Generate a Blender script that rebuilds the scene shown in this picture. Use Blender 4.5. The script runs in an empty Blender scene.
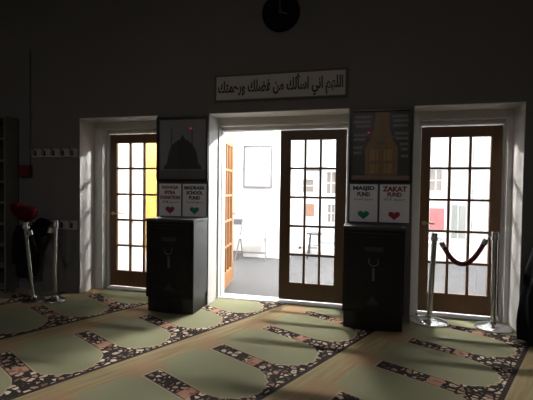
import bpy, bmesh, math, random
from mathutils import Vector, Matrix
random.seed(7)
PI = math.pi
SC = bpy.context.scene
COL = SC.collection

# ------------------------------------------------------------------ camera
cam_d = bpy.data.cameras.new('camera'); cam = bpy.data.objects.new('camera', cam_d); COL.objects.link(cam)
YAW, PITCH, ROLL = 0.2444, 0.0269, 0.0129
F = Vector((-math.sin(YAW)*math.cos(PITCH), math.cos(YAW)*math.cos(PITCH), -math.sin(PITCH)))
R0 = Vector((math.cos(YAW), math.sin(YAW), 0)); U0 = R0.cross(F)
RR = R0*math.cos(ROLL) + U0*math.sin(ROLL); UU = U0*math.cos(ROLL) - R0*math.sin(ROLL)
m = Matrix((RR, UU, -F)).transposed().to_4x4(); m.translation = Vector((-0.700, -4.514, 1.344))
cam.matrix_world = m
cam_d.sensor_width = 36; cam_d.lens = 386.57/533*36; cam_d.clip_start = .05; cam_d.clip_end = 200
SC.camera = cam

# ------------------------------------------------------------------ world, sun, exposure
w = bpy.data.worlds.new('world'); SC.world = w; w.use_nodes = True
bg = w.node_tree.nodes['Background']; bg.inputs['Color'].default_value = (.90, .95, 1, 1); bg.inputs['Strength'].default_value = 3.3
sd = bpy.data.lights.new('sun', 'SUN'); sd.energy = 4.0; sd.angle = math.radians(12); sd.color = (1, .97, .92)
sun = bpy.data.objects.new('sun', sd); COL.objects.link(sun)
sun.rotation_euler = Vector((-2, 1, -2.5)).to_track_quat('-Z', 'Y').to_euler()
SC.view_settings.view_transform = 'Standard'; SC.view_settings.look = 'None'
SC.view_settings.exposure = 0.35; SC.view_settings.gamma = 1.0; SC.view_settings.use_curve_mapping = False
SC.cycles.use_denoising = True
SC.cycles.max_bounces = 10; SC.cycles.diffuse_bounces = 5; SC.cycles.transparent_max_bounces = 16
SC.cycles.sample_clamp_indirect = 6
def portal(loc, sx, sy, direction):
    l = bpy.data.lights.new('window_portal', 'AREA'); l.shape = 'RECTANGLE'; l.size = sx; l.size_y = sy; l.cycles.is_portal = True
    o = bpy.data.objects.new('window_portal', l); COL.objects.link(o); o.location = loc
    o.rotation_euler = Vector(direction).to_track_quat('-Z', 'Z').to_euler()
portal((-4.55, 3.62, 1.6), 2.9, 2.2, (0, -1, 0))
portal((-.95, 3.62, 1.4), 2.1, 2.6, (0, -1, 0))
portal((1.55, 3.62, 1.52), 2.7, 2.3, (0, -1, 0))
portal((3.12, 1.9, 1.7), 2.7, 2.0, (-1, 0, 0))

# ------------------------------------------------------------------ helpers
def mat(name, col, rough=.6, metal=0, noise=None, scale=8, bump=0, bscale=60, spec=.5, stretch=None):
    M = bpy.data.materials.new(name); M.use_nodes = True; nt = M.node_tree; b = nt.nodes['Principled BSDF']
    b.inputs['Base Color'].default_value = (*col, 1); b.inputs['Roughness'].default_value = rough; b.inputs['Metallic'].default_value = metal
    b.inputs['Specular IOR Level'].default_value = spec
    tc = nt.nodes.new('ShaderNodeTexCoord'); src = tc.outputs['Object']
    if stretch:
        mp = nt.nodes.new('ShaderNodeMapping'); mp.inputs['Scale'].default_value = stretch; nt.links.new(src, mp.inputs[0]); src = mp.outputs[0]
    if noise:
        n = nt.nodes.new('ShaderNodeTexNoise'); n.inputs['Scale'].default_value = scale; n.inputs['Detail'].default_value = 5
        nt.links.new(src, n.inputs['Vector'])
        mx = nt.nodes.new('ShaderNodeMix'); mx.data_type = 'RGBA'; mx.inputs[6].default_value = (*col, 1); mx.inputs[7].default_value = (*noise, 1)
        nt.links.new(n.outputs['Fac'], mx.inputs[0]); nt.links.new(mx.outputs[2], b.inputs['Base Color'])
    if bump:
        n2 = nt.nodes.new('ShaderNodeTexNoise'); n2.inputs['Scale'].default_value = bscale; nt.links.new(src, n2.inputs['Vector'])
        bp = nt.nodes.new('ShaderNodeBump'); bp.inputs['Strength'].default_value = bump; bp.inputs['Distance'].default_value = .01
        nt.links.new(n2.outputs['Fac'], bp.inputs['Height']); nt.links.new(bp.outputs[0], b.inputs['Normal'])
    return M

def glass_mat(name, tint=(1, 1, 1), refl=.07):
    M = bpy.data.materials.new(name); M.use_nodes = True; nt = M.node_tree; nt.nodes.clear()
    o = nt.nodes.new('ShaderNodeOutputMaterial'); t = nt.nodes.new('ShaderNodeBsdfTransparent'); t.inputs[0].default_value = (*tint, 1)
    g = nt.nodes.new('ShaderNodeBsdfGlossy'); g.inputs['Roughness'].default_value = .02
    mx = nt.nodes.new('ShaderNodeMixShader'); mx.inputs[0].default_value = refl
    nt.links.new(t.outputs[0], mx.inputs[1]); nt.links.new(g.outputs[0], mx.inputs[2]); nt.links.new(mx.outputs[0], o.inputs[0])
    return M

def emit_mat(name, col, s):
    M = bpy.data.materials.new(name); M.use_nodes = True; b = M.node_tree.nodes['Principled BSDF']
    b.inputs['Base Color'].default_value = (*col, 1); b.inputs['Emission Color'].default_value = (*col, 1); b.inputs['Emission Strength'].default_value = s
    return M

class MB:
    def __init__(s): s.bm = bmesh.new()
    def box(s, a, b, bevel=0):
        a, b = Vector(a), Vector(b)
        r = bmesh.ops.create_cube(s.bm, size=1); vs = r['verts']
        c = (a+b)/2; d = b-a
        for v in vs: v.co = Vector((v.co.x*d.x, v.co.y*d.y, v.co.z*d.z)) + c
        if bevel:
            es = list({e for v in vs for e in v.link_edges})
            bmesh.ops.bevel(s.bm, geom=es, offset=bevel, segments=2, affect='EDGES', profile=.5)
        return s
    def quad_prism(s, pts, y0, y1):   # outline in x,z extruded along y
        n = len(pts)
        A = [s.bm.verts.new((x, y0, z)) for x, z in pts]; B = [s.bm.verts.new((x, y1, z)) for x, z in pts]
        s.bm.faces.new(A[::-1]) ; s.bm.faces.new(B)
        for i in range(n): s.bm.faces.new((A[i], A[(i+1) % n], B[(i+1) % n], B[i]))
        return s
    def flat_prism(s, pts, z0, z1):   # outline in x,y extruded along z
        n = len(pts)
        A = [s.bm.verts.new((x, y, z0)) for x, y in pts]; B = [s.bm.verts.new((x, y, z1)) for x, y in pts]
        s.bm.faces.new(A[::-1]); s.bm.faces.new(B)
        for i in range(n): s.bm.faces.new((A[i], A[(i+1) % n], B[(i+1) % n], B[i]))
        return s
    def tube(s, pts, r, n=12, cap=True):
        pts = [Vector(p) for p in pts]; rings = []
        prev = None
        for i, p in enumerate(pts):
            t = (pts[min(i+1, len(pts)-1)] - pts[max(i-1, 0)]).normalized()
            if prev is None:
                a = Vector((0, 0, 1)) if abs(t.z) < .9 else Vector((1, 0, 0))
                u = t.cross(a).normalized()
            else: u = (prev - t*prev.dot(t)).normalized()
            prev = u; v = t.cross(u)
            rad = r[i] if isinstance(r, (list, tuple)) else r
            rings.append([s.bm.verts.new(p + (u*math.cos(2*PI*k/n) + v*math.sin(2*PI*k/n))*rad) for k in range(n)])
        for a, b in zip(rings, rings[1:]):
            for k in range(n): s.bm.faces.new((a[k], a[(k+1) % n], b[(k+1) % n], b[k]))
        if cap: s.bm.faces.new(rings[0][::-1]); s.bm.faces.new(rings[-1])
        return s
    def lathe(s, prof, c=(0, 0, 0), n=40, axis='z'):   # prof: (radius, height)
        c = Vector(c); rings = []
        for r, h in prof:
            ring = []
            for k in range(n):
                x, y = r*math.cos(2*PI*k/n), r*math.sin(2*PI*k/n)
                ring.append(s.bm.verts.new(c + (Vector((x, y, h)) if axis == 'z' else Vector((x, -h, y)))))
            rings.append(ring)
        for a, b in zip(rings, rings[1:]):
            for k in range(n): s.bm.faces.new((a[k], a[(k+1) % n], b[(k+1) % n], b[k]))
        s.bm.faces.new(rings[0][::-1]); s.bm.faces.new(rings[-1])
        return s
    def build(s, name, M, parent=None, smooth=False, loc=None):
        bmesh.ops.recalc_face_normals(s.bm, faces=s.bm.faces)
        me = bpy.data.meshes.new(name); s.bm.to_mesh(me); s.bm.free()
        if isinstance(M, (list, tuple)):
            for q in M: me.materials.append(q)
        else: me.materials.append(M)
        if smooth:
            for p in me.polygons: p.use_smooth = True
        o = bpy.data.objects.new(name, me); COL.objects.link(o)
        if parent: o.parent = parent
        if loc: o.location = loc
        if smooth:
            md = o.modifiers.new('split', 'EDGE_SPLIT'); md.split_angle = math.radians(40)
        return o

def thing(name, label, cat, loc=(0, 0, 0), rz=0, group=None):
    o = bpy.data.objects.new(name, None); COL.objects.link(o); o.empty_display_size = .1
    o.location = loc; o.rotation_euler = (0, 0, rz); return tag(o, label, cat, group)
def tag(o, label, cat, group=None, kind=None):
    o['label'] = label; o['category'] = cat
    if group: o['group'] = group
    if kind: o['kind'] = kind
    return o
def struct(o, label=None, cat=None):
    o['kind'] = 'structure'
    if label: o['label'] = label
    if cat: o['category'] = cat
    return o
def smat(name, label, cat, loc=(0, 0, 0), rz=0):
    o = thing(name, label, cat, loc, rz); o['kind'] = 'structure'; return o

# --- writing
FORMS = {  # isolated, final, initial, medial
 'ا': (0xFE8D, 0xFE8E, 0, 0), 'ب': (0xFE8F, 0xFE90, 0xFE91, 0xFE92), 'ة': (0xFE93, 0xFE94, 0, 0), 'ت': (0xFE95, 0xFE96, 0xFE97, 0xFE98),
 'ح': (0xFEA1, 0xFEA2, 0xFEA3, 0xFEA4), 'ج': (0xFE9D, 0xFE9E, 0xFE9F, 0xFEA0), 'د': (0xFEA9, 0xFEAA, 0, 0), 'ر': (0xFEAD, 0xFEAE, 0, 0), 'ز': (0xFEAF, 0xFEB0, 0, 0),
 'س': (0xFEB1, 0xFEB2, 0xFEB3, 0xFEB4), 'ص': (0xFEB9, 0xFEBA, 0xFEBB, 0xFEBC), 'ض': (0xFEBD, 0xFEBE, 0xFEBF, 0xFEC0),
 'ف': (0xFED1, 0xFED2, 0xFED3, 0xFED4), 'ق': (0xFED5, 0xFED6, 0xFED7, 0xFED8), 'ك': (0xFED9, 0xFEDA, 0xFEDB, 0xFEDC),
 'ل': (0xFEDD, 0xFEDE, 0xFEDF, 0xFEE0), 'م': (0xFEE1, 0xFEE2, 0xFEE3, 0xFEE4), 'ن': (0xFEE5, 0xFEE6, 0xFEE7, 0xFEE8),
 'ه': (0xFEE9, 0xFEEA, 0xFEEB, 0xFEEC), 'و': (0xFEED, 0xFEEE, 0, 0), 'ي': (0xFEF1, 0xFEF2, 0xFEF3, 0xFEF4), 'أ': (0xFE83, 0xFE84, 0, 0)}
def shape_ar(s):
    out = []
    for i, ch in enumerate(s):
        if ch not in FORMS: out.append(ch); continue
        f = FORMS[ch]
        pj = i > 0 and s[i-1] in FORMS and FORMS[s[i-1]][2] != 0
        nj = i < len(s)-1 and s[i+1] in FORMS and f[2] != 0
        out.append(chr(f[3] if pj and nj else f[1] if pj else f[2] if nj else f[0]))
    return ''.join(out[::-1])
def text(name, lines, M, parent, x, y, z, width, height, depth=.001, bold=0, shear=0):
    """one line of writing as a mesh standing in the x,z plane, centred on x,z and fitted to width,height"""
    c = bpy.data.curves.new(name, 'FONT'); c.body = lines; c.align_x = 'CENTER'; c.offset = bold; c.extrude = .01; c.shear = shear; c.resolution_u = 3
    t = bpy.data.objects.new(name, c); COL.objects.link(t); bpy.context.view_layer.update()
    me = bpy.data.meshes.new_from_object(t); bpy.data.objects.remove(t)
    xs = [v.co.x for v in me.vertices]; ys = [v.co.y for v in me.vertices]
    sx = width/(max(xs)-min(xs)); sy = height/(max(ys)-min(ys)); cx = (max(xs)+min(xs))/2; cy = (max(ys)+min(ys))/2
    for v in me.vertices: v.co = Vector(((v.co.x-cx)*sx + x, y - (v.co.z+.01)/.02*depth, (v.co.y-cy)*sy + z))
    me.materials.clear(); me.materials.append(M)
    o = bpy.data.objects.new(name, me); COL.objects.link(o)
    if parent: o.parent = parent
    return o

# ------------------------------------------------------------------ materials
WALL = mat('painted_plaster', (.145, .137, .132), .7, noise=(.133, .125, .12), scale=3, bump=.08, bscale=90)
CEIL = mat('ceiling_paint', (.45, .43, .40), .8, noise=(.41, .39, .36), scale=3)
WHITE = mat('white_trim_paint', (.62, .61, .59), .5, noise=(.58, .57, .55), scale=5)
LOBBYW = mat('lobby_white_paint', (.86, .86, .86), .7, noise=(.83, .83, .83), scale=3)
LOBBYC = mat('grey_lobby_carpet', (.05, .05, .052), .95, noise=(.09, .09, .094), scale=55, bump=.3, bscale=220)
def wood(name, a, b, rough=.35):
    return mat(name, a, rough, noise=b, scale=6, stretch=(9, 9, .8), bump=.05, bscale=30)
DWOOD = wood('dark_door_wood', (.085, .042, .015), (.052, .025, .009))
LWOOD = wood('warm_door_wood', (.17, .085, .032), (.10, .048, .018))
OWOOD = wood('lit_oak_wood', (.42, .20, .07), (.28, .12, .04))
YWOOD = wood('golden_pine', (.68, .40, .09), (.52, .28, .05), .5)
GLASS = glass_mat('door_glass'); WGLASS = glass_mat('window_glass', refl=.04)
PICGLASS = glass_mat('picture_glass', refl=.05)
CHROME = mat('polished_steel', (.80, .80, .80), .22, 1, noise=(.56, .56, .56), scale=20)
BRASS = mat('worn_brass', (.50, .42, .26), .3, 1, noise=(.42, .35, .2), scale=30)
BLACK = mat('black_cabinet_laminate', (.008, .008, .009), .35, noise=(.011, .011, .012), scale=12, spec=.35)
LITSIDE = mat('lit_cabinet_side', (.028, .031, .029), .45, noise=(.024, .026, .025), scale=14)  # paler copy of the black laminate, with light in its colour
BFRAME = mat('black_frame', (.007, .007, .007), .3, noise=(.011, .01, .01), scale=20)
DARKGREY = mat('dark_grey_plastic', (.05, .05, .052), .5, noise=(.04, .04, .042), scale=20)
BLKCLOTH = mat('black_cloth', (.010, .010, .011), .95, noise=(.006, .006, .007), scale=30, bump=.3, bscale=60, spec=.1)
REDCLOTH = mat('crimson_cloth', (.065, .001, .006), .85, noise=(.05, .001, .004), scale=18, bump=.3, bscale=80, spec=.1)
ROPE = mat('dark_red_velvet', (.13, .018, .02), .9, noise=(.08, .012, .014), scale=60, bump=.4, bscale=150, spec=.2)
ROPEB = mat('black_velvet', (.010, .007, .008), .9, noise=(.016, .012, .012), scale=60, bump=.4, bscale=150, spec=.1)
PAPER = mat('sign_paper', (.86, .86, .90), .6, noise=(.82, .82, .86), scale=12)
INKB = mat('black_ink', (.02, .02, .022), .6, noise=(.03, .03, .03), scale=40)
INKR = mat('red_ink', (.28, .012, .022), .6, noise=(.18, .012, .02), scale=40)
INKGR = mat('grey_ink', (.13, .13, .135), .6, noise=(.10, .10, .105), scale=40)
HEARTR = mat('red_heart_ink', (.42, .02, .035), .6, noise=(.36, .02, .03), scale=40)
HEARTP = mat('crimson_heart_ink', (.36, .02, .07), .6, noise=(.30, .015, .06), scale=40)
HEARTG = mat('green_heart_ink', (.02, .26, .15), .6, noise=(.02, .21, .12), scale=40)
REDBOX = mat('red_enamel', (.11, .008, .008), .5, noise=(.09, .007, .007), scale=20)
SHELF = mat('grey_shelf_laminate', (.15, .15, .135), .5, noise=(.13, .13, .12), scale=10)
SHELFIN = mat('dark_shelf_back', (.02, .02, .02), .8, noise=(.03, .03, .03), scale=10)

# carpet ------------------------------------------------------------
def carpet():
    M = bpy.data.materials.new('patterned_prayer_carpet'); M.use_nodes = True; nt = M.node_tree; N = nt.nodes; L = nt.links
    b = N['Principled BSDF']; b.inputs['Roughness'].default_value = .92; b.inputs['Specular IOR Level'].default_value = .15
    b.inputs['Sheen Weight'].default_value = .03
    tc = N.new('ShaderNodeTexCoord'); sp = N.new('ShaderNodeSeparateXYZ'); L.new(tc.outputs['Object'], sp.inputs[0])
    def put(inp, v):
        if isinstance(v, (int, float)): inp.default_value = v
        else: L.new(v, inp)
    def op(o, a, b_=0.0, c=0.0):
        n = N.new('ShaderNodeMath'); n.operation = o; put(n.inputs[0], a); put(n.inputs[1], b_); put(n.inputs[2], c); return n.outputs[0]
    def step(v, edge, soft=.006): # 0 below, 1 above
        n = N.new('ShaderNodeMapRange'); n.interpolation_type = 'SMOOTHSTEP'; put(n.inputs[0], op('SUBTRACT', v, edge))
        n.inputs[1].default_value = -soft; n.inputs[2].default_value = soft; return n.outputs[0]
    def mix(f, a, b_):
        n = N.new('ShaderNodeMix'); n.data_type = 'RGBA'; put(n.inputs[0], f)
        for k, v in ((6, a), (7, b_)):
            if isinstance(v, tuple): n.inputs[k].default_value = (*v, 1)
            else: L.new(v, n.inputs[k])
        return n.outputs[2]
    X, Y = sp.outputs[0], sp.outputs[1]
    ca, sa = math.cos(math.radians(27)), math.sin(math.radians(27))
    # rows run along s, cells repeat along s; t crosses the rows
    t = op('SUBTRACT', op('MULTIPLY', X, ca), op('MULTIPLY', Y, sa)); s = op('ADD', op('MULTIPLY', X, sa), op('MULTIPLY', Y, ca))
    P, C = 1.165, .638
    T = op('MULTIPLY', op('FRACT', op('DIVIDE', op('ADD', t, 1.35+5*P), P)), P)
    S = op('ABSOLUTE', op('MULTIPLY', op('SUBTRACT', op('FRACT', op('ADD', op('DIVIDE', op('ADD', s, 1.50+20*C), C), .5)), .5), C))
    D = op('SUBTRACT', C/2, S)                                  # distance from the cell's centre line
    # flowers
    def flowers(scale, thr):
        cb = N.new('ShaderNodeCombineXYZ'); L.new(t, cb.inputs[0]); L.new(s, cb.inputs[1])
        nz = N.new('ShaderNodeTexNoise'); nz.inputs['Scale'].default_value = 22; nz.inputs['Detail'].default_value = 2; L.new(cb.outputs[0], nz.inputs['Vector'])
        ad = N.new('ShaderNodeVectorMath'); ad.operation = 'MULTIPLY_ADD'; L.new(nz.outputs['Color'], ad.inputs[0]); ad.inputs[1].default_value = (.035, .035, 0); L.new(cb.outputs[0], ad.inputs[2])
        v = N.new('ShaderNodeTexVoronoi'); v.feature = 'F1'; v.inputs['Scale'].default_value = scale; v.inputs['Randomness'].default_value = .75; L.new(ad.outputs[0], v.inputs['Vector'])
        e = N.new('ShaderNodeTexVoronoi'); e.feature = 'DISTANCE_TO_EDGE'; e.inputs['Scale'].default_value = scale; e.inputs['Randomness'].default_value = .75; L.new(ad.outputs[0], e.inputs['Vector'])
        sc = N.new('ShaderNodeSeparateColor'); L.new(v.outputs['Color'], sc.inputs[0])
        col = mix(step(sc.outputs[0], .42, .02), (.42, .34, .24), (.31, .19, .14))
        col = mix(step(sc.outputs[1], .72, .02), col, (.55, .46, .34))
        col = mix(step(sc.outputs[2], .80, .02), col, (.13, .07, .05))
        heart = step(v.outputs['Distance'], .13, .03); col = mix(heart, (.22, .08, .06), col)
        return mix(step(e.outputs['Distance'], thr, .03), (.012, .007, .006), col)
    fl = flowers(19, .15)
    # base green with soft cloudiness
    n1 = N.new('ShaderNodeTexNoise'); n1.inputs['Scale'].default_value = 2.2; n1.inputs['Detail'].default_value = 4; L.new(tc.outputs['Object'], n1.inputs['Vector'])
    n2 = N.new('ShaderNodeTexNoise'); n2.inputs['Scale'].default_value = 260; L.new(tc.outputs['Object'], n2.inputs['Vector'])
    green = mix(n1.outputs['Fac'], (.215, .213, .125), (.255, .25, .15)); green = mix(op('MULTIPLY', n2.outputs['Fac'], .35), green, (.13, .135, .08))
    # tan band with lengthways strokes and orange patches
    cb = N.new('ShaderNodeCombineXYZ'); L.new(op('MULTIPLY', t, 26), cb.inputs[0]); L.new(op('MULTIPLY', s, 2.2), cb.inputs[1])
    n3 = N.new('ShaderNodeTexNoise'); n3.inputs['Scale'].default_value = 1; n3.inputs['Detail'].default_value = 3; L.new(cb.outputs[0], n3.inputs['Vector'])
    tan = mix(step(n3.outputs['Fac'], .52, .12), (.275, .225, .12), (.24, .165, .085))
    n4 = N.new('ShaderNodeTexNoise'); n4.inputs['Scale'].default_value = 14; L.new(tc.outputs['Object'], n4.inputs['Vector'])
    patch = op('MULTIPLY', op('MULTIPLY', op('SUBTRACT', 1, step(S, .13, .07)), step(T, .10, .04)), op('SUBTRACT', 1, step(T, .37, .03)))
    orange = mix(n4.outputs['Fac'], (.30, .165, .085), (.26, .17, .095))
    edge = op('ADD', .24, op('MULTIPLY', op('SUBTRACT', n4.outputs['Fac'], .5), .08))
    col = mix(step(T, edge, .012), tan, green)
    col = mix(op('MULTIPLY', patch, .75), col, orange)
    # arch: inside when T < arch(D)
    q = op('MINIMUM', op('DIVIDE', D, .262), 1.0)
    arch = op('ADD', P-.42, op('MULTIPLY', .355, op('POWER', op('SUBTRACT', 1, op('MULTIPLY', q, q)), .46)))
    scal = op('MULTIPLY', op('SINE', op('MULTIPLY', D, 95)), .008)
    arch = op('ADD', arch, scal)
    bar = op('MULTIPLY', op('SUBTRACT', 1, step(S, .066, .004)), step(T, .33, .006))
    sp_ = step(T, arch, .005)
    border = op('MAXIMUM', bar, sp_)
    # light outline just outside border
    bar2 = op('MULTIPLY', op('SUBTRACT', 1, step(S, .078, .004)), step(T, .315, .006)); sp2 = step(T, op('SUBTRACT', arch, .018), .005)
    col = mix(op('MULTIPLY', op('MAXIMUM', bar2, sp2), step(T, .3)), col, (.33, .26, .17))
    pink = mix(step(n4.outputs['Fac'], .55, .05), (.36, .19, .13), (.20, .07, .05))
    med = op('MULTIPLY', step(T, .70), op('SUBTRACT', 1, step(T, .80)))
    fl2 = mix(med, fl, pink)
    col = mix(border, col, fl2)
    # two thin dark edges of the bar
    eb = op('MULTIPLY', op('MULTIPLY', step(S, .058, .002), op('SUBTRACT', 1, step(S, .068, .002))), op('MULTIPLY', step(T, .33), op('SUBTRACT', 1, sp_)))
    col = mix(op('MULTIPLY', eb, .8), col, (.03, .015, .015))
    col = mix(step(T, P-.034, .004), col, (.022, .012, .013))
    L.new(col, b.inputs['Base Color'])
    bp = N.new('ShaderNodeBump'); bp.inputs['Strength'].default_value = .35; bp.inputs['Distance'].default_value = .004
    L.new(n2.outputs['Fac'], bp.inputs['Height']); L.new(bp.outputs[0], b.inputs['Normal'])
    return M
CARPET = carpet()

# ------------------------------------------------------------------ setting: prayer room
WY = -.36            # room face of the front wall; doors stand at y = 0
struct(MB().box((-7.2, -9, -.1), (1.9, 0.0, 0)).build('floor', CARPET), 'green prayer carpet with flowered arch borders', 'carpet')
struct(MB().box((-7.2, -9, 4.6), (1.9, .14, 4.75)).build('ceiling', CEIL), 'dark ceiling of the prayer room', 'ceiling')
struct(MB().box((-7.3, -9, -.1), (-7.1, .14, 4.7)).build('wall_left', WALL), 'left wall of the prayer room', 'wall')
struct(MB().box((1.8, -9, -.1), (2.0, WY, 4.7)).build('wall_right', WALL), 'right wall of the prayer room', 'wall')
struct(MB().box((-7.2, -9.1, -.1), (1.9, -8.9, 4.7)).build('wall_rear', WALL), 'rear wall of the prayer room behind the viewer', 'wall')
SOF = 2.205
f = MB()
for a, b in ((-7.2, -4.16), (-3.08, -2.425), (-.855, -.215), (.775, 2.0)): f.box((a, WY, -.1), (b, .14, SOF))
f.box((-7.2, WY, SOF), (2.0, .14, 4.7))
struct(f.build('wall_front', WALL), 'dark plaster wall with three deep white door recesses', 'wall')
# white linings of the recesses (cheeks and soffit) and the door frames
def trim(n, xl, xr, ol, orr):
    t = smat('trim_%d' % n, ['white painted lining around the left glass door', 'white painted lining around the centre double doors', 'white painted lining around the right glass door'][n-1], 'door frame')
    c = MB(); e = .006
    c.box((xl-.001, WY-.002, 0), (xl+e, .0, SOF)); c.box((xr-e, WY-.002, 0), (xr+.001, .0, SOF)); c.box((xl, WY-.002, SOF-e), (xr, 0, SOF+.001))
    c.build('reveal_lining', WHITE, t)
    g = MB(); H = 2.06
    g.box((xl, -.09, 0), (xl+.76*(ol-xl), .12, SOF-.001)); g.box((ol-.235*(ol-xl), -.0035, 0), (ol, .12, SOF-.0025))
    g.box((xr-.76*(xr-orr), -.09, 0), (xr, .12, SOF-.001)); g.box((orr, -.0035, 0), (orr+.235*(xr-orr), .12, SOF-.0025))
    g.box((ol-.001, -.004, H), (orr+.001, .12, SOF-.002)); g.box((xl+.76*(ol-xl)+.0005, -.0905, H+.045), (xr-.76*(xr-orr)-.0005, -.005, SOF-.003))
    g.build('door_frame', WHITE, t)
    MB().box((ol, -.055, 0), (orr, .13, .014), .004).build('threshold', LOBBYW, t)
trim(1, -4.16, -3.08, -3.995, -3.195); trim(2, -2.425, -.855, -2.395, -.885); trim(3, -.215, .775, -.095, .708)
def base(n, a, b):
    struct(MB().box((a, WY-.016, 0), (b, WY, .10), .004).build('baseboard_'+n, WALL), 'low baseboard '+{'left': 'left of the left door', 'centre': 'on the pier between the left and centre doors', 'middle': 'on the pier between centre and right doors', 'right': 'right of the right door'}[n], 'baseboard')
base('left', -7.1, -4.16); base('centre', -3.08, -2.425); base('middle', -.855, -.215); base('right', .775, 1.8)

# ------------------------------------------------------------------ doors
def door(n, label, x0, x1, px, W, handle='left', hinge=None, parent_loc=(0, 0, 0), rz=0):
    """leaf built in its own frame: x from x0 to x1, y 0..0.045"""
    t = smat('door_%d' % n, label, 'door', parent_loc, rz)
    z0, z1 = .030, 2.048; pz0, pz1 = .232, 1.942
    a, b = px[0], px[-1]; y0, y1 = 0.012, .057
    fr = MB(); fr.box((x0, y0, z0), (a, y1, z1), .002); fr.box((b, y0, z0), (x1, y1, z1), .002)
    fr.box((a-.001, y0, pz1), (b+.001, y1, z1), .002); fr.box((a-.001, y0, z0), (b+.001, y1, pz0), .002)
    fr.build('leaf_frame', W, t)
    mu = MB(); zz = [pz0 + (pz1-pz0)*i/5 for i in range(6)]
    for x in px[1:-1]: mu.box((x-.0135, y0+.005, pz0), (x+.0135, y1-.005, pz1), .003)
    for z in zz[1:-1]: mu.box((a, y0+.004, z-.0135), (b, y1-.004, z+.0135), .003)
    for x in (a, b): mu.box((x-.008, y0+.003, pz0), (x+.008, y1-.003, pz1), .003)
    for z in (pz0, pz1): mu.box((a, y0+.003, z-.008), (b, y1-.003, z+.008), .003)
    mu.build('muntin_grid', W, t)
    ymid = (y0+y1)/2
    for i in range(5):
        for j in range(len(px)-1):
            MB().box((px[j]+.006, ymid-.001, zz[i]+.006), (px[j+1]-.006, ymid+.001, zz[i+1]-.006)).build('glass_pane', GLASS, t)
    if handle:
        hx = x0+.045 if handle == 'left' else x1-.045
        for s, yy in ((-1, y0), (1, y1)):
            h = MB(); h.lathe([(.026, 0), (.024, .008)], (hx, yy if s < 0 else yy+.008, 1.0), 20, 'y')
            h.tube([(hx, yy, 1.0), (hx, yy+s*.045, 1.0)], .009)
            h.tube([(hx, yy+s*.045, 1.0), (hx+(.04 if handle == 'left' else -.04), yy+s*.05, 1.0), (hx+(.10 if handle == 'left' else -.10), yy+s*.045, .997)], [.010, .009, .007])
            h.build('handle', BRASS, t, True)
    if hinge is not None:
        for z in (.25, 1.05, 1.80):
            k = MB(); k.tube([(hinge-.012, y1+.008, z-.055), (hinge-.012, y1+.008, z+.055)], .013); k.box((hinge-.004, y1-.03, z-.05), (hinge+.0, y1+.006, z+.05))
            k.build('hinge', BFRAME, t, True)
    return t
door(1, 'left fifteen-pane wooden glass door, closed, behind the left black box', -3.990, -3.200, [-3.9015+i*.2055 for i in range(4)], LWOOD, 'left')
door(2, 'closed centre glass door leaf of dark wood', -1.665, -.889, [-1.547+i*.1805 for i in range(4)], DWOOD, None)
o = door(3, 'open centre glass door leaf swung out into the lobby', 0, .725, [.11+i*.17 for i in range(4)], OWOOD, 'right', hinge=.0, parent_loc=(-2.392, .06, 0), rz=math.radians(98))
door(4, 'right fifteen-pane wooden glass door behind the rope barrier', -.090, .704, [0+i*.202 for i in range(4)], LWOOD, 'left')

# ------------------------------------------------------------------ lobby
LZ = 2.95
struct(MB().box((-6.2, 0.0, -.1), (3.2, 3.7, 0)).build('floor', LOBBYC), 'grey carpet of the bright lobby beyond the doors', 'carpet')
struct(MB().box((-6.2, .14, LZ), (3.2, 3.7, LZ+.1)).build('ceiling', LOBBYW), 'white lobby ceiling', 'ceiling')
lw = MB(); lw.box((-6.3, .14, -.1), (-6.1, 3.7, LZ)); struct(lw.build('wall_left', LOBBYW), 'white left end wall of the lobby', 'wall')
lw = MB()
for a in ((-6.1, .14, 0, 2.0, .155, LZ),): pass
# lobby side of the wall between the rooms, painted white
for a, b in ((-6.1, -4.16), (-3.08, -2.425), (-.855, -.215), (.775, 3.0)): lw.box((a, .14, 0), (b, .155, SOF))
lw.box((-6.1, .14, SOF), (3.0, .155, LZ)); struct(lw.build('wall_front', LOBBYW), 'lobby face of the dividing wall, painted white', 'wall')
lw = MB(); lw.box((-6.2, 3.5, 0), (-6.0, 3.7, LZ)); lw.box((-6.0, 3.5, 2.7), (3.2, 3.7, LZ)); lw.box((-2.0, 3.5, -.9), (.1, 3.7, .10)); lw.box((.1, 3.5, -.9), (3.2, 3.7, .35)); lw.box((-6.0, 3.5, -.9), (-3.1, 3.7, .50)); lw.box((.1, 3.5, .8), (.2, 3.7, 2.7))
lw.box((-3.1, 3.5, 0), (-2.0, 3.7, 2.7)); lw.box((2.9, 3.5, 0), (3.2, 3.7, 2.7))
struct(lw.build('wall_back', LOBBYW), 'far lobby wall with tall street windows', 'wall')
struct(MB().box((-3.03, 2.85, 0), (-2.10, 3.5, LZ)).build('wall_pier', LOBBYW), 'white lobby wall section behind the folding chair', 'wall')
lw = MB(); lw.box((3.0, .14, 0), (3.2, .6, LZ)); lw.box((3.0, .6, -.1), (3.2, 3.5, .30)); lw.box((3.0, .6, 2.7), (3.2, 3.5, LZ)); lw.box((3.0, 3.2, 0), (3.2, 3.5, LZ))
struct(lw.build('wall_right', LOBBYW), 'right end wall of the lobby around its added side window', 'wall')
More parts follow.
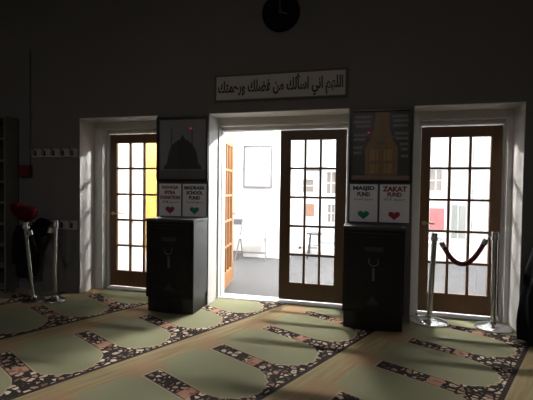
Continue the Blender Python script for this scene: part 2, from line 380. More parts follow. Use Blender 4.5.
def window(n, label, p0, p1, z0, z1, div, transom=None):
    t = smat('window_%d' % n, label, 'window'); p0, p1 = Vector(p0), Vector(p1); d = p1-p0; L = d.length; a = math.atan2(d.y, d.x)
    t.location = (p0.x, p0.y, 0); t.rotation_euler = (0, 0, a)
    fr = MB(); T = .055
    fr.box((0, -.04, z0), (T, .04, z1)); fr.box((L-T, -.04, z0), (L, .04, z1)); fr.box((0, -.04, z0), (L, .04, z0+T)); fr.box((0, -.04, z1-T), (L, .04, z1))
    for i in range(1, div): fr.box((L*i/div-.025, -.035, z0), (L*i/div+.025, .035, z1))
    if transom: fr.box((0, -.035, transom-.025), (L, .035, transom+.025))
    fr.build('window_frame', WHITE, t)
    MB().box((T/2, -.003, z0+T/2), (L-T/2, .003, z1-T/2)).build('pane', WGLASS, t)
window(1, 'left street window of the lobby', (-6.0, 3.6), (-3.1, 3.6), .5, 2.7, 2)
window(2, 'tall street window of the lobby right of the white wall', (-2.0, 3.6), (.1, 3.6), .1, 2.7, 2)
window(3, 'unseen side window added for light at the right end of the lobby', (3.1, .6), (3.1, 3.2), .3, 2.7, 2)  # out of view, added to let sunlight into the lobby
window(4, 'wide street window of the lobby above the low wall', (.2, 3.6), (2.9, 3.6), .35, 2.7, 2)
# golden timber door standing open at the left window
y5 = smat('door_5', 'golden timber door in the lobby seen through the left door', 'door', (-5.13, 2.72, 0), 0)
MB().box((0, 0, .02), (.95, .05, 2.5), .004).build('leaf_panel', YWOOD, y5)
g = MB()
for z0, z1 in ((.25, .95), (1.15, 1.7), (1.8, 2.35)):
    for x0, x1 in ((.10, .42), (.53, .85)):
        g.box((x0, -.018, z0), (x1, .002, z1), .006)
g.build('raised_panels', YWOOD, y5)
# ceiling lamps of the lobby
def lamp(x, y, E, label, h):
    t = thing('tube_lamp', label, 'lamp', (x, y, LZ-.001), 0, None)
    MB().box((-h-.05, -.04, -.05), (h+.05, .04, 0), .004).build('lamp_housing', WHITE, t)
    for s in (-1, 1): MB().box((s*(h+.02)-.015, -.02, -.20), (s*(h+.02)+.015, .02, -.05), .003).build('lamp_holder', WHITE, t)
    q = MB().tube([(-h, 0, -.185), (h, 0, -.185)], .02, 16).build('glowing_tube', emit_mat('tube_glow', (1, .985, .95), E), t, True)
lamp(-1.45, 1.55, 1900, 'bare tube lamp on the lobby ceiling, right of the centre doorway', .34)
lamp(.15, 1.60, 1300, 'bare tube lamp on the lobby ceiling, near the right door', .4)
lamp(-4.8, 1.6, 560, 'added unseen tube lamp brightening the left end of the lobby', .5)  # added out of view to whiten this end of the lobby
t = thing('floor_glare_sheet', 'pale sheet painted as blown-out light on the lobby floor behind the left door', 'painted glare', (-5.0, 1.75, 0))  # pale sheet stands in for overexposed light on the lobby floor
MB().box((-1.1, -1.4, .0), (1.3, 1.6, .012), .004).build('glare_surface', mat('floor_glare_tone', (.75, .74, .72), .95, noise=(.68, .67, .65), scale=40, bump=.3, bscale=200), t)
MB().box((-1.12, -1.42, .0), (1.32, 1.62, .008), .003).build('border', mat('floor_glare_edge', (.60, .59, .57), .95, noise=(.55, .54, .52), scale=40), t)
SM = mat('black_stool_metal', (.03, .03, .03), .5, 0, noise=(.04, .04, .04), scale=20)
t = thing('metal_stool', 'dark metal stool by the lobby window, seen through the closed centre door', 'stool', (-1.62, 3.15, 0))
MB().lathe([(.15, .47), (.16, .48), (.16, .495), (.14, .50)], n=28).build('seat', SM, t, True)
for k in range(4):
    a = PI/4+k*PI/2; MB().tube([(.17*math.cos(a), .17*math.sin(a), .0), (.11*math.cos(a), .11*math.sin(a), .475)], .012).build('leg', SM, t, True)
MB().tube([(.135*math.cos(2*PI*k/24), .135*math.sin(2*PI*k/24), .22) for k in range(25)], .008, 8).build('foot_ring', SM, t, True)
# dim fill lamps added far behind the viewer to brighten the room
for x in (-4.6, -.6):
    t = thing('fill_lamp', 'added unseen fill lamp on the ceiling of the prayer room, %s rear' % ('left' if x < -2 else 'right'), 'lamp', (x, -7.4, 4.6))
    MB().lathe([(.30, 0), (.30, -.05), (.27, -.06)], n=32).build('lamp_housing', WHITE, t, True)
    l = bpy.data.lights.new('rear_fill_light', 'AREA'); l.shape = 'DISK'; l.size = .5; l.energy = 32; l.color = (1, .95, .93)
    q = bpy.data.objects.new('rear_fill_light', l); COL.objects.link(q); q.parent = t; q.location = (0, 0, -.07)

# lobby picture frame
t = thing('wall_frame', 'silver framed white poster on the bright lobby wall above the folding chair', 'picture', (-2.72, 2.85, 1.79))
g = MB(); a, b_, e = .30, .42, .045
g.box((-a, -.03, -b_), (-a+e, 0, b_), .003); g.box((a-e, -.03, -b_), (a, 0, b_), .003); g.box((-a+e, -.03, b_-e), (a-e, 0, b_), .003); g.box((-a+e, -.03, -b_), (a-e, 0, -b_+e), .003)
g.build('frame', mat('silver_frame', (.10, .10, .115), .5, 0, noise=(.085, .085, .10), scale=20), t)
MB().box((-a+e, -.012, -b_+e), (a-e, -.002, b_-e)).build('poster', LOBBYW, t)
# folding chair
CH = mat('white_chair_plastic', (.85, .85, .85), .5, noise=(.8, .8, .8), scale=10); CHM = mat('grey_chair_tube', (.16, .16, .17), .45, 0, noise=(.14, .14, .15), scale=20)
t = thing('folding_chair', 'white folding chair with thin grey legs against the lobby wall', 'chair', (-2.73, 2.56, 0), math.radians(4))
MB().box((-.235, -.19, .42), (.235, .19, .445), .010).build('seat', CH, t)
MB().box((-.215, .155, .56), (.215, .175, .80), .008).build('backrest', CH, t)
for s in (-1, 1):
    MB().tube([(s*.29, -.20, .01), (s*.25, 0.03, .44), (s*.225, .17, .80)], .011).build('leg', CHM, t, True)
    MB().tube([(s*.235, .20, .01), (s*.235, 0.0, .43)], .011).build('leg', CHM, t, True)
MB().tube([(-.275, -.13, .15), (.275, -.13, .15)], .009).build('stretcher', CHM, t, True)
MB().tube([(-.235, .15, .12), (.235, .15, .12)], .009).build('stretcher', CHM, t, True)

# ------------------------------------------------------------------ outside
ASPH = mat('grey_asphalt', (.24, .24, .245), .9, noise=(.30, .30, .30), scale=20)
PAVE = mat('pale_pavement', (.42, .42, .42), .9, noise=(.36, .36, .36), scale=5)
struct(MB().box((-30, 3.7, -1.15), (25, 40, -1.05)).build('ground_street', ASPH), 'grey street outside the lobby', 'street')
struct(MB().box((-30, 3.7, -1.05), (25, 6.5, -.92)).build('ground_pavement', PAVE), 'pale pavement in front of the lobby windows', 'pavement')
struct(MB().box((-30, 12.8, -1.05), (25, 16, -.92)).build('ground_pavement', PAVE), 'pale pavement across the street', 'pavement')
WGL = mat('dark_house_glass', (.20, .16, .13), .3, noise=(.24, .20, .17), scale=4)
def house(x0, x1, h, col, wins, doors, label, trimc=(.7, .7, .7)):
    M = mat('house_wall', col, .8, noise=tuple(c*.92 for c in col), scale=4); Tm = mat('house_trim', trimc, .7, noise=tuple(c*.9 for c in trimc), scale=6)
    t = thing('row_house', label, 'building', (x0, 16, -.92)); W = x1-x0
    MB().box((0, 0, 0), (W, 6, h)).build('wall', M, t)
    MB().box((-.02, -.35, h-.5), (W+.02, 0, h), .04).build('cornice', Tm, t); MB().box((0, -.10, 3.4), (W, 0, 3.55)).build('string_course', Tm, t)
    for (x, z, ww, hh) in wins:
        q = MB(); q.box((x-.08, -.07, z-.1), (x+ww+.08, 0, z)); q.box((x-.08, -.07, z+hh), (x+ww+.08, 0, z+hh+.14)); q.box((x-.08, -.05, z), (x, 0, z+hh)); q.box((x+ww, -.05, z), (x+ww+.08, 0, z+hh))
        q.box((x+ww/2-.025, -.04, z), (x+ww/2+.025, 0, z+hh)); q.box((x, -.04, z+hh/2-.025), (x+ww, 0, z+hh/2+.025))
        wf = q.build('window', Tm, t); MB().box((x, -.012, z), (x+ww, -.002, z+hh)).build('pane', WGL, wf)
    for (x, ww, zb, hh, c) in doors:
        MB().box((x, -.06, zb), (x+ww, 0, zb+hh), .01).build('facade_panel', mat('panel_paint', c, .6, noise=tuple(k*.8 for k in c), scale=8), t)
    return t
house(-16, -6.4, 8, (.75, .74, .72), [(1.5+3*i, 5.4, 1.0, 1.6) for i in range(3)], [(8.2, 1, 0, 2.2, (.4, .4, .4))], 'pale row house across the street, leftmost')
house(-6.35, -1.0, 7.5, (.80, .79, .77), [(2.21, 2.17, .87, .66), (3.80, 2.10, .45, 1.12), (3.88, .61, .34, .92), (.3, 5.0, .9, 1.5), (3.0, 5.0, .9, 1.5)], [(2.02, .49, .83, .63, (.16, .30, .28)), (2.72, .43, .88, .66, (.34, .18, .11)), (2.58, .85, 3.28, .14, (.26, .22, .18))], 'white row house seen through the closed centre door')
house(-.95, 4.4, 8.2, (.80, .77, .75), [(3.43, 2.31, .55, 1.02), (1.2, 5.2, .9, 1.6), (3.9, 5.2, .9, 1.6)], [(3.47, .67, .3, 1.16, (.40, .11, .11)), (4.47, .26, 0, 1.65, (.22, .24, .21)), (4.80, .30, 0, 1.6, (.26, .26, .24)), (4.33, .07, 1.9, 1.5, (.3, .29, .28))], 'white row house with red entrance seen through the right door')
house(4.45, 16, 7.6, (.80, .80, .80), [(1.5+2.2*i, 4.2, 1.0, 1.6) for i in range(4)] + [(1.5+2.2*i, 1.2, 1.0, 1.5) for i in range(4)], [(.4, .9, 0, 2.2, (.5, .5, .48))], 'plain white row house across the street, rightmost')
# parked car
def car(x, y, col, label):
    t = thing('parked_car', label, 'car', (x, y, -1.05)); PM = mat('car_paint', col, .25, noise=tuple(c*.95 for c in col), scale=3); GM = mat('car_glass', (.02, .025, .03), .1, noise=(.03, .03, .035), scale=3); TM = mat('tyre_rubber', (.02, .02, .02), .8, noise=(.03, .03, .03), scale=20)
    prof = [(-2.15, .35), (-2.2, .7), (-2.05, .92), (-1.4, .98), (-.75, 1.40), (.75, 1.42), (1.35, 1.0), (2.05, .86), (2.2, .6), (2.15, .35)]
    bm = MB(); half = [.82, .86, .84, .82, .62, .62, .80, .80, .84, .80]
    A = [bm.bm.verts.new((px, -h, z)) for (px, z), h in zip(prof, half)]; B = [bm.bm.verts.new((px, h, z)) for (px, z), h in zip(prof, half)]
    n = len(prof)
    # side panels split at the waist line so that the cabin leans in
    for S_, flip in ((A, 1), (B, 0)):
        for idx in ((0, 1, 2, 3, 6, 7, 8, 9), (3, 4, 5, 6)):
            bm.bm.faces.new([S_[i] for i in (idx if flip else idx[::-1])])
    for i in range(n): bm.bm.faces.new((A[i], B[i], B[(i+1) % n], A[(i+1) % n]))
    b = bm.build('body', PM, t); md = b.modifiers.new('bevel', 'BEVEL'); md.width = .05; md.segments = 3
    for s in (-1, 1):
        for pts in ([(-1.15, 1.03), (-.68, 1.33), (-.05, 1.35), (-.05, 1.03)], [(.05, 1.03), (.05, 1.35), (.68, 1.34), (1.1, 1.04)]):
            gm = MB(); vs = []
            for px, z in pts: hh = .815-(z-.99)/.42*.19; vs.append((px, z, hh))
            a_ = [gm.bm.verts.new((px, s*(hh+.012), z)) for px, z, hh in vs]; b2 = [gm.bm.verts.new((px, s*(hh-.02), z)) for px, z, hh in vs]
            gm.bm.faces.new(a_); gm.bm.faces.new(b2[::-1])
            for i in range(4): gm.bm.faces.new((a_[i], a_[(i+1) % 4], b2[(i+1) % 4], b2[i]))
            gm.build('side_window', GM, t)
        for px in (-1.35, 1.35):
            w_ = MB(); w_.lathe([(.20, .0), (.31, .0), (.33, .04), (.33, .18), (.31, .22), (.2, .22)], (px, s*.86+.11, .33), 28, 'y'); w_.build('wheel', TM, t, True)
    return t
car(-4.5, 9.3, (.85, .85, .86), 'white parked car in the street outside the lobby window')

# ------------------------------------------------------------------ calligraphy sign and clock
FRAMEW = mat('sign_frame_brown', (.10, .075, .06), .5, noise=(.08, .06, .045), scale=20)
SIGNP = mat('sign_board_cream', (.50, .47, .46), .7, noise=(.42, .40, .39), scale=9)
t = thing('calligraphy_sign', 'long cream sign with black Arabic calligraphy above the centre doors', 'sign', (-1.617, WY, 2.476))
hw, hh, e = .735, .148, .018
g = MB(); g.box((-hw, -.03, -hh), (-hw+e, 0, hh), .003); g.box((hw-e, -.03, -hh), (hw, 0, hh), .003); g.box((-hw+e, -.03, hh-e), (hw-e, 0, hh), .003); g.box((-hw+e, -.03, -hh), (hw-e, 0, -hh+e), .003)
g.build('frame', FRAMEW, t)
MB().box((-hw+e, -.018, -hh+e), (hw-e, -.002, hh-e)).build('sign_board', SIGNP, t)
text('lettering', shape_ar('اللهم اني اسألك من فضلك ورحمتك'), INKB, t, 0, -.018, -.002, 1.39, .24, .003, bold=.032)

t = thing('wall_clock', 'round black wall clock with thin grey hands high on the wall', 'clock', (-1.60, WY, 3.262))
MB().lathe([(.205, 0), (.205, .03), (.195, .045), (.180, .045), (.178, .03)], n=64, axis='y').build('rim', mat('matt_black_rim', (.005, .005, .005), .9, noise=(.008, .008, .008), scale=20, spec=.05), t, True)
MB().lathe([(.178, .028), (.178, .032)], n=64, axis='y').build('dial', mat('black_dial', (.007, .007, .007), .9, noise=(.010, .010, .010), scale=9, spec=.05), t, True)
HAND = mat('grey_clock_hand', (.07, .07, .075), .6, noise=(.06, .06, .065), scale=9)
g = MB(); g.box((-.006, -.040, -.02), (.006, -.037, .15)); o = g.build('minute_hand', HAND, t); o.rotation_euler = (0, math.radians(-4), 0)
g = MB(); g.box((-.008, -.0365, -.02), (.008, -.0335, .085)); o = g.build('hour_hand', HAND, t); o.rotation_euler = (0, math.radians(112), 0)
CMARK = mat('dark_clock_mark', (.05, .05, .05), .5, noise=(.06, .06, .06), scale=9)
for k in range(12):
    a = k*PI/6; c, s = math.cos(a), math.sin(a)
    MB().tube([(c*.150, -.033, s*.150), (c*.168, -.033, s*.168)], .003, 6).build('hour_mark', CMARK, t)

# ------------------------------------------------------------------ pictures on the piers
def framed(name, label, cat, x0, x1, z0, z1, e=.022):
    t = thing(name, label, cat, ((x0+x1)/2, WY, (z0+z1)/2)); hw, hh = (x1-x0)/2, (z1-z0)/2
    g = MB(); g.box((-hw, -.035, -hh), (-hw+e, 0, hh), .004); g.box((hw-e, -.035, -hh), (hw, 0, hh), .004); g.box((-hw+e, -.035, hh-e), (hw-e, 0, hh), .004); g.box((-hw+e, -.035, -hh), (hw-e, 0, -hh+e), .004)
    g.build('frame', BFRAME, t)
    MB().box((-hw+e, -.024, -hh+e), (hw-e, -.0225, hh-e)).build('picture_glass', PICGLASS, t)
    return t, hw-e, hh-e
t, a, b_ = framed('dome_picture', 'black framed picture of a dark dome and minarets above the left box', 'picture', -3.075, -2.425, 1.430, 2.178, .026)
g = MB(); g.box((-a, -.008, -b_), (a, -.002, b_)); g.build('print_sheet', mat('grey_print', (.26, .26, .27), .6, noise=(.21, .21, .22), scale=3), t)
pts = [(-.245, -.235), (-.235, -.20), (-.20, -.17), (-.185, -.08), (-.165, -.01), (-.13, .05), (-.08, .09), (-.03, .115), (0, .17), (.03, .115), (.08, .09), (.13, .05), (.165, -.01), (.185, -.08), (.20, -.17), (.235, -.20), (.245, -.235)]
MB().quad_prism(pts, -.010, -.007).build('dome_silhouette', mat('dark_dome_print', (.020, .024, .022), .6, noise=(.028, .032, .03), scale=6), t)
MINP = mat('grey_minaret_print', (.09, .09, .092), .6, noise=(.07, .07, .072), scale=6)
for s in (-.14, .12):
    g = MB(); g.box((s-.007, -.0095, -.1), (s+.007, -.0075, .20)); g.box((s-.012, -.0096, .13), (s+.012, -.0076, .145)); g.quad_prism([(s-.009, .20), (s, .27), (s+.009, .20)], -.0095, -.0075)
    g.build('minaret_silhouette', MINP, t)
MB().box((-a, -.0098, -b_), (a, -.0072, -.245)).build('lower_print_band', mat('mid_grey_print', (.10, .10, .095), .6, noise=(.15, .145, .13), scale=14), t)

t, a, b_ = framed('gold_door_picture', 'black framed picture of a golden double door above the right box', 'picture', -.850, -.222, 1.432, 2.185, .026)
MB().box((-a, -.008, -b_), (a, -.002, b_)).build('print_sheet', mat('black_stone_print', (.030, .028, .028), .6, noise=(.065, .06, .055), scale=26), t)
GOLD = mat('dull_gold_print', (.34, .20, .07), .6, noise=(.20, .11, .035), scale=22); GOLD3 = mat('bright_gold_print', (.55, .34, .10), .6, noise=(.24, .13, .04), scale=34); GOLD2 = mat('dark_gold_print', (.12, .07, .03), .6, noise=(.30, .20, .08), scale=40)
g = MB(); g.quad_prism([(-.15, -.30), (-.15, -.02), (-.10, .06), (-.07, .16), (-.055, b_-.01), (.075, b_-.01), (.09, .16), (.12, .06), (.17, -.02), (.17, -.30)], -.0098, -.0075); g.build('golden_door_print', GOLD, t)
for x0, x1 in ((-.10, -.02), (.035, .115)):
    for z0, z1 in ((-.15, -.04), (-.28, -.19)):
        MB().box((x0, -.0108, z0), (x1, -.0096, z1), .0005).build('bright_gold_field', GOLD3, t)
g = MB()
for x in (-.010, .018, -.115, .135, -.045, .06): g.box((x-.004, -.0115, -.30), (x+.004, -.0095, .30 if abs(x) < .03 else .0))
for z in (-.30, -.17, -.02, .09): g.box((-.125, -.0118, z-.005), (.145, -.0096, z+.005))
g.build('door_line_print', GOLD2, t)
MB().box((-.04, -.013, .012), (.045, -.0100, .040)).build('lock_print', mat('pale_lock_print', (.16, .16, .17), .5, noise=(.05, .05, .05), scale=60), t)
EMB = mat('grey_embroidery_print', (.40, .39, .38), .7, noise=(.02, .02, .02), scale=75)
for z, x0, x1 in ((.285, -.26, -.09), (.235, -.27, -.10), (.19, -.25, -.10), (.10, -.27, -.13), (.055, -.27, -.15), (-.03, -.27, -.18), (-.085, -.27, -.19), (.285, .11, .26), (.24, .12, .27), (.19, .12, .26), (.11, .14, .27), (.06, .15, .27), (.0, .19, .27), (-.05, .20, .27), (-.12, .20, .27)):
    MB().box((x0, -.0104, z), (x1, -.0084, z+.028)).build('embroidered_band', EMB, t)
MB().box((-a, -.0124, -b_), (a, -.0098, -.305)).build('lower_print_band', mat('tan_print', (.30, .22, .16), .6, noise=(.20, .14, .10), scale=20), t)

# ------------------------------------------------------------------ fund signs
HEART = []
for k in range(40):
    a = 2*PI*k/40; x = 16*math.sin(a)**3; z = 13*math.cos(a)-5*math.cos(2*a)-2*math.cos(3*a)-math.cos(4*a); HEART.append((x/16*.058, z/16*.050))
def fund_sign(x0, x1, z0, z1, rows, ar, ink, heart, label):
    t = thing('fund_sign', label, 'sign', ((x0+x1)/2, WY, (z0+z1)/2)); hw, hh = (x1-x0)/2, (z1-z0)/2
    MB().box((-hw, -.014, -hh), (hw, 0, hh), .002).build('backing_board', DARKGREY, t)
    MB().box((-hw+.008, -.0165, -hh+.012), (hw-.008, -.0135, hh-.012)).build('paper_sheet', PAPER, t)
    z = hh-.058; step = .058
    for s, wd, h_ in rows:
        text('lettering', s, ink, t, 0, -.0165, z, wd*1.08, h_*1.08, .001, bold=.05); z -= step
    text('small_lettering', shape_ar(ar), INKGR, t, 0, -.0165, z+.008, .20, .034, .001, bold=.01)
    MB().quad_prism([(px, pz-hh+.085) for px, pz in HEART][::-1], -.0185, -.0164).build('heart_emblem', heart, t)
fund_sign(-3.052, -2.752, 1.008, 1.412, [('SADAQA', .20, .040), ('FITRA', .13, .040), ('DONATION', .235, .040)], 'صدقة', INKR, HEARTP, 'white sign with dark red lettering and a crimson heart above the left box')
fund_sign(-2.748, -2.435, 1.008, 1.412, [('MADRASA', .235, .040), ('SCHOOL', .19, .040), ('FUND', .13, .040)], 'صندوق المدرسة', INKB, HEARTG, 'sign reading MADRASA SCHOOL FUND with a green heart above the left box')
fund_sign(-.842, -.545, 1.012, 1.425, [('MASJID', .20, .050), ('FUND', .12, .042)], 'صندوق المسجد', INKB, HEARTG, 'sign reading MASJID FUND with a green heart above the right box')
fund_sign(-.541, -.235, 1.012, 1.425, [('ZAKAT', .22, .050), ('FUND', .13, .042)], 'صندوق الزكاة', INKR, HEARTR, 'sign reading ZAKAT FUND with a red heart above the right box')

# ------------------------------------------------------------------ donation boxes
DIM = mat('faint_grey_lettering', (.028, .028, .03), .5, noise=(.022, .022, .024), scale=30)
SLOTM = mat('dull_nickel', (.20, .20, .21), .3, .9, noise=(.16, .16, .17), scale=30)
def donation_box(x, W, yf, H, label):
    D = WY-.022-yf
    t = thing('donation_box', label, 'donation box', (x, yf, 0)); h = W/2
    # bowed plinth
    pts = [(-h+.012, D), (-h+.012, .035), (-h*.55, .008), (0, 0), (h*.55, .008), (h-.012, .035), (h-.012, D)]
    MB().flat_prism(pts, 0, .16).build('plinth', BLACK, t)
    b = MB(); b.box((-h, .012, .16), (h-.004, D, H-.03), .004); b.build('body', BLACK, t)
    MB().box((h-.004, .02, .16), (h, D, H-.03)).build('lit_side_face', LITSIDE, t)  # light from the doorway put into this side's greyer colour
    MB().box((-h-.006, -.004, H-.03), (h+.006, D+.004, H), .006).build('top_slab', LITSIDE, t)
    d = MB(); d.box((-h+.03, .000, .20), (h-.03, .013, H-.06), .004); dd = d.build('door', BLACK, t)
    g = MB(); x1, z0, z1 = h-.075, .26, H-.10
    g.box((-x1, -.004, z0), (-x1+.012, .001, z1)); g.box((x1-.012, -.004, z0), (x1, .001, z1)); g.box((-x1, -.004, z1-.012), (x1, .001, z1)); g.box((-x1, -.004, z0), (x1, .001, z0+.012))
    g.build('door_moulding', BLACK, dd)
    # name plate, ring, lever, emblem
    MB().box((-.085, -.006, H-.235), (.085, .001, H-.195), .003).build('name_plate', DIM, t)
    ring = [(.045*math.cos(a), -.016, H-.33+.045*math.sin(a)) for a in [PI*.80+k*PI*1.4/20 for k in range(21)]]
    MB().tube(ring, .004, 8).build('ring_handle', SLOTM, t, True)
    g = MB(); g.box((-.012, -.012, H-.52), (.012, .001, H-.42), .004); g.lathe([(.014, 0), (.012, .018)], (0, 0, H-.41), 16, 'y'); g.build('latch_lever', SLOTM, t)
    g = MB(); g.quad_prism([(-.06, .245), (-.05, .27), (-.03, .285), (0, .33), (.03, .285), (.05, .27), (.06, .245)], -.005, .001); g.build('dome_emblem', DIM, t)
    return t
donation_box(-2.705, .56, -.765, 1.015, 'black donation box left of the open doorway, under the dome picture')
donation_box(-.590, .575, -.680, 1.000, 'black donation box between the centre and right doors, under the gold door picture')

# ------------------------------------------------------------------ stanchions and ropes
def stanchion(x, y, H, lean, label, group, rb=.172, dirs=(1,), rp=.027):
    t = thing('stanchion', label, 'stanchion', (x, y, 0), 0, group)
    MB().lathe([(rb, 0), (rb, .010), (rb*.93, .020), (rb*.55, .034), (.05, .045), (.035, .06), (.0345, .062)], n=56).build('base', CHROME, t, True)
    L = Vector((lean[0], lean[1], 1))
    MB().tube([L*.05+Vector((0, 0, 0)), L*(H-.05)], rp, 24).build('post', CHROME, t, True)
    c = L*(H-.05)
    MB().lathe([(.027, -.035), (.036, -.03), (.036, .0), (.030, .012), (.033, .03), (.030, .045), (.012, .052)], (c.x, c.y, c.z), 24).build('cap', CHROME, t, True)
    for dx, dy in dirs:
        v = Vector((dx, dy, 0)).normalized()
        MB().tube([c+v*.03+Vector((0, 0, -.01)), c+v*.055+Vector((0, 0, .0)), c+v*.065+Vector((0, 0, -.02)), c+v*.055+Vector((0, 0, -.035))], .005, 8).build('hook', CHROME, t, True)
    return t, Vector((x, y, 0))+c
def rope(p, q, sag, r, M, name, label):
    p, q = Vector(p), Vector(q); t = thing(name, label, 'rope', tuple((p+q)/2)); m0 = (p+q)/2
    pts = []; n = 28
    for i in range(n+1):
        u = i/n; pts.append(p.lerp(q, u) - Vector((0, 0, sag*4*u*(1-u))) - m0)
    MB().tube(pts, r, 16).build('velvet_rope', M, t, True)
    for a, b in ((pts[0], pts[2]), (pts[-1], pts[-3])):
        MB().tube([a, a.lerp(b, .8)], r*1.18, 16).build('end_cap', CHROME, t, True)
gR = None
tR1, c1 = stanchion(-.015, -.262, .925, (.04, 0), 'polished stanchion in front of the left edge of the right door', gR, .185, ((1, 0),))
tR2, c2 = stanchion(.575, -.285, .960, (-.005, 0), 'polished stanchion at the right edge of the right door', gR, .165, ((-1, 0),))
rope(c1+Vector((.066, 0, -.045)), c2+Vector((-.080, 0, -.03)), .235, .024, ROPE, 'rope_barrier', 'sagging dark red velvet rope in front of the right door')
tL1, c3 = stanchion(-4.44, -.79, .93, (-.11, -.02), 'leaning stanchion with the crimson cloth on top, by the shelves', gR, .125, ((1, 0),), .021)
tL2, c4 = stanchion(-4.195, -.73, .955, (.01, 0), 'upright stanchion nearer the left door recess', gR, .115, ((-1, 0),), .021)
rope(c3+Vector((.06, 0, -.05)), c4+Vector((-.06, 0, -.04)), .27, .026, ROPEB, 'rope_barrier', 'black rope hanging in a loop between the two left stanchions')

# crimson cloth draped over the leaning stanchion
def blob(name, prof_pts, yc, thick, M, label, cat, loc, seed=0, parent=None, sub=2):
    """soft folded cloth form from an outline in x,z, with rounded depth"""
    t = MB(); n = len(prof_pts); layers = []
    cx = sum(p[0] for p in prof_pts)/n; cz = sum(p[1] for p in prof_pts)/n; rnd = random.Random(seed)
    for y, k in ((-thick, .55), (-thick*.75, .86), (-thick*.2, 1.0), (thick*.4, .98), (thick*.85, .8), (thick, .5)):
        layers.append([t.bm.verts.new((cx+(x-cx)*k+rnd.uniform(-.004, .004), y+yc, cz+(z-cz)*k+rnd.uniform(-.004, .004))) for x, z in prof_pts])
    for A, B in zip(layers, layers[1:]):
        for i in range(n): t.bm.faces.new((A[i], A[(i+1) % n], B[(i+1) % n], B[i]))
    t.bm.faces.new(layers[0][::-1]); t.bm.faces.new(layers[-1])
    o = t.build(name, M, parent); md = o.modifiers.new('sub', 'SUBSURF'); md.levels = sub; md.render_levels = sub
    for p in o.data.polygons: p.use_smooth = True
    o.location = loc
    if label: tag(o, label, cat)
    return o
blob('red_cap', [(-.20, .10), (-.17, .135), (-.09, .12), (0, .09), (.10, .085), (.145, .07), (.14, .0), (.10, -.07), (.02, -.10), (-.06, -.085), (-.14, -.02), (-.19, .04)], 0, .085, REDCLOTH,
     'crimson cloth cap sitting on the leaning left stanchion', 'cap', (c3.x+.01, c3.y, c3.z+.145), 3)

# ------------------------------------------------------------------ coat rails on the left wall
RAILM = mat('rail_pale_wood', (.36, .34, .335), .6, noise=(.31, .29, .285), scale=10)
def rail(x0, x1, z, n, label):
    t = thing('coat_rail', label, 'coat rack', ((x0+x1)/2, WY, z)); h = (x1-x0)/2
    MB().box((-h, -.02, -.055), (h, 0, .055), .004).build('rail_board', RAILM, t)
    for i in range(n):
        x = -h + (i+.5)*2*h/n
        g = MB(); g.box((x-.012, -.026, -.035), (x+.012, -.02, .03), .002)
        g.tube([(x, -.024, -.015), (x, -.055, -.025), (x, -.065, .0), (x, -.062, .02)], .006, 8); g.tube([(x, -.024, .02), (x, -.06, .035), (x, -.078, .06)], .006, 8)
        g.build('coat_hook', BFRAME, t, True)
rail(-4.88, -4.185, 1.775, 5, 'pale coat rail with hooks high on the left wall')
rail(-4.93, -4.185, .862, 5, 'pale coat rail at stanchion height, low on the left wall')
# black garments on the low rail
g = thing('black_coat', 'long black coat hanging from the low rail behind the leaning stanchion', 'coat', (-4.86, WY-.138, 0))
def garment(w0, w1, z1, z0, dep, folds, M, name, parent, seed=1):
    b = MB(); n = 44; rings = []; rnd = random.Random(seed); ph = rnd.uniform(0, 6)
    for i in range(15):
        u = i/14; z = z1+(z0-z1)*u; w_ = w0+(w1-w0)*min(1, u*1.6); d = dep*(.55+.45*min(1, u*2)); ring = []
        if i == 0: w_ *= .45; d *= .5
        for k in range(n):
            a = 2*PI*k/n; f_ = 1+.13*u*math.sin(folds*a+ph)+.03*math.sin(3*a+i)
            ring.append(b.bm.verts.new((w_/2*math.cos(a)*f_, d/2*math.sin(a)*f_, z+.012*math.sin(2*a+1)*u)))
        rings.append(ring)
    for A, B in zip(rings, rings[1:]):
        for k in range(n): b.bm.faces.new((A[k], A[(k+1) % n], B[(k+1) % n], B[k]))
    b.bm.faces.new(rings[0][::-1]); b.bm.faces.new(rings[-1])
    return b.build(name, M, parent, True)
garment(.16, .23, .88, .20, .14, 7, BLKCLOTH, 'coat_body', g)
for s in (-1, 1):
    MB().tube([(s*.08, 0, .84), (s*.125, -.02, .70), (s*.13, -.03, .50), (s*.125, -.03, .36)], [.035, .04, .036, .033], 14).build('sleeve', BLKCLOTH, g, True)
blob('black_bag', [(-.10, -.11), (-.135, -.02), (-.10, .07), (-.02, .12), (.04, .09), (.10, .075), (.13, .0), (.12, -.08), (.06, -.12), (-.03, -.135)], 0, .06, BLKCLOTH,
     'black cloth bag hanging on the low rail between the two left stanchions', 'bag', (-4.57, WY-.165, .85), 9)

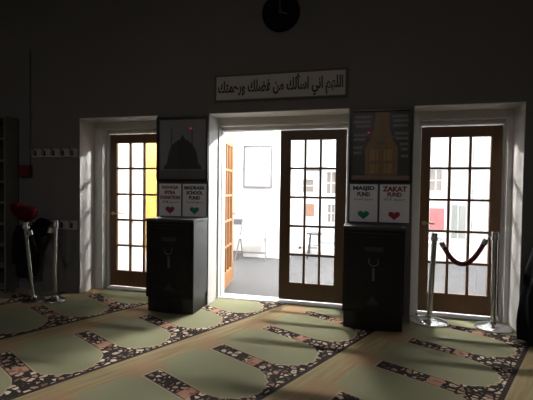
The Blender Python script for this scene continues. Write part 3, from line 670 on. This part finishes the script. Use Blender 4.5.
# call box and conduit
t = thing('alarm_box', 'small red wall box at the end of a conduit near the shelves', 'alarm box', (-4.965, WY, 1.545))
MB().box((-.085, -.055, -.075), (.085, 0, .075), .006).build('housing', REDBOX, t)
MB().box((-.05, -.062, -.035), (.05, -.054, .035), .003).build('front_plate', mat('dark_red_plate', (.12, .01, .01), .5, noise=(.1, .01, .01), scale=20), t)
MB().tube([(.055, -.018, .07), (.055, -.018, 1.55)], .011, 10).build('conduit', WALL, t, True)

# shelves at the left edge
t = thing('shoe_shelf', 'tall grey shelf unit with empty dark compartments at the left edge', 'shelf', (-5.65, WY-.005, 0))
W, D, H = 1.12, .20, 2.23
x1, x0 = .555, -.56; xr = x1
MB().box((x0, -.012, 0), (xr, 0, H)).build('back_panel', SHELFIN, t)
for x in (x0, -.01, xr-.022): MB().box((x, -D, 0), (x+.022, -.012, H)).build('upright', SHELF, t)
for i in range(9):
    z = .03+i*(H-.05)/8
    MB().box((x0+.022, -D+.004, z), (xr-.022, -.012, z+.018)).build('shelf_board', SHELF, t)

# black draped garment at the right edge
g = thing('black_garment', 'long black cloth hanging at the right edge of the picture', 'garment', (.975, -.66, 0))
garment(.30, .58, 1.16, .02, .28, 6, BLKCLOTH, 'cloth_body', g, 5)
MB().tube([(-.06, -.05, .98), (-.13, -.11, .88), (-.09, -.13, .76), (.02, -.14, .74)], [.045, .045, .038, .03], 14).build('sleeve', BLKCLOTH, g, True)
MB().tube([(0, 0, .02), (0, 0, 1.18)], .014, 10).build('stand_pole', DARKGREY, g, True)

# red indicator lamps high on the rear wall
def led(x, z, label, rad=.048):
    t = thing('indicator_lamp', label, 'lamp', (x, -8.9, z))
    MB().lathe([(rad*1.25, 0), (rad*1.25, -.04)], axis='y', n=24).build('lamp_body', DARKGREY, t, True)
    MB().lathe([(rad, -.04), (rad*.8, -.055)], axis='y', n=24).build('red_lens', emit_mat('red_lens_glow', (1, .06, .14), 2.2), t, True)
led(-6.62, 3.46, 'red indicator lamp high on the rear wall, towards the left corner')
led(-.56, 3.18, 'red indicator lamp high on the rear wall behind the viewer')
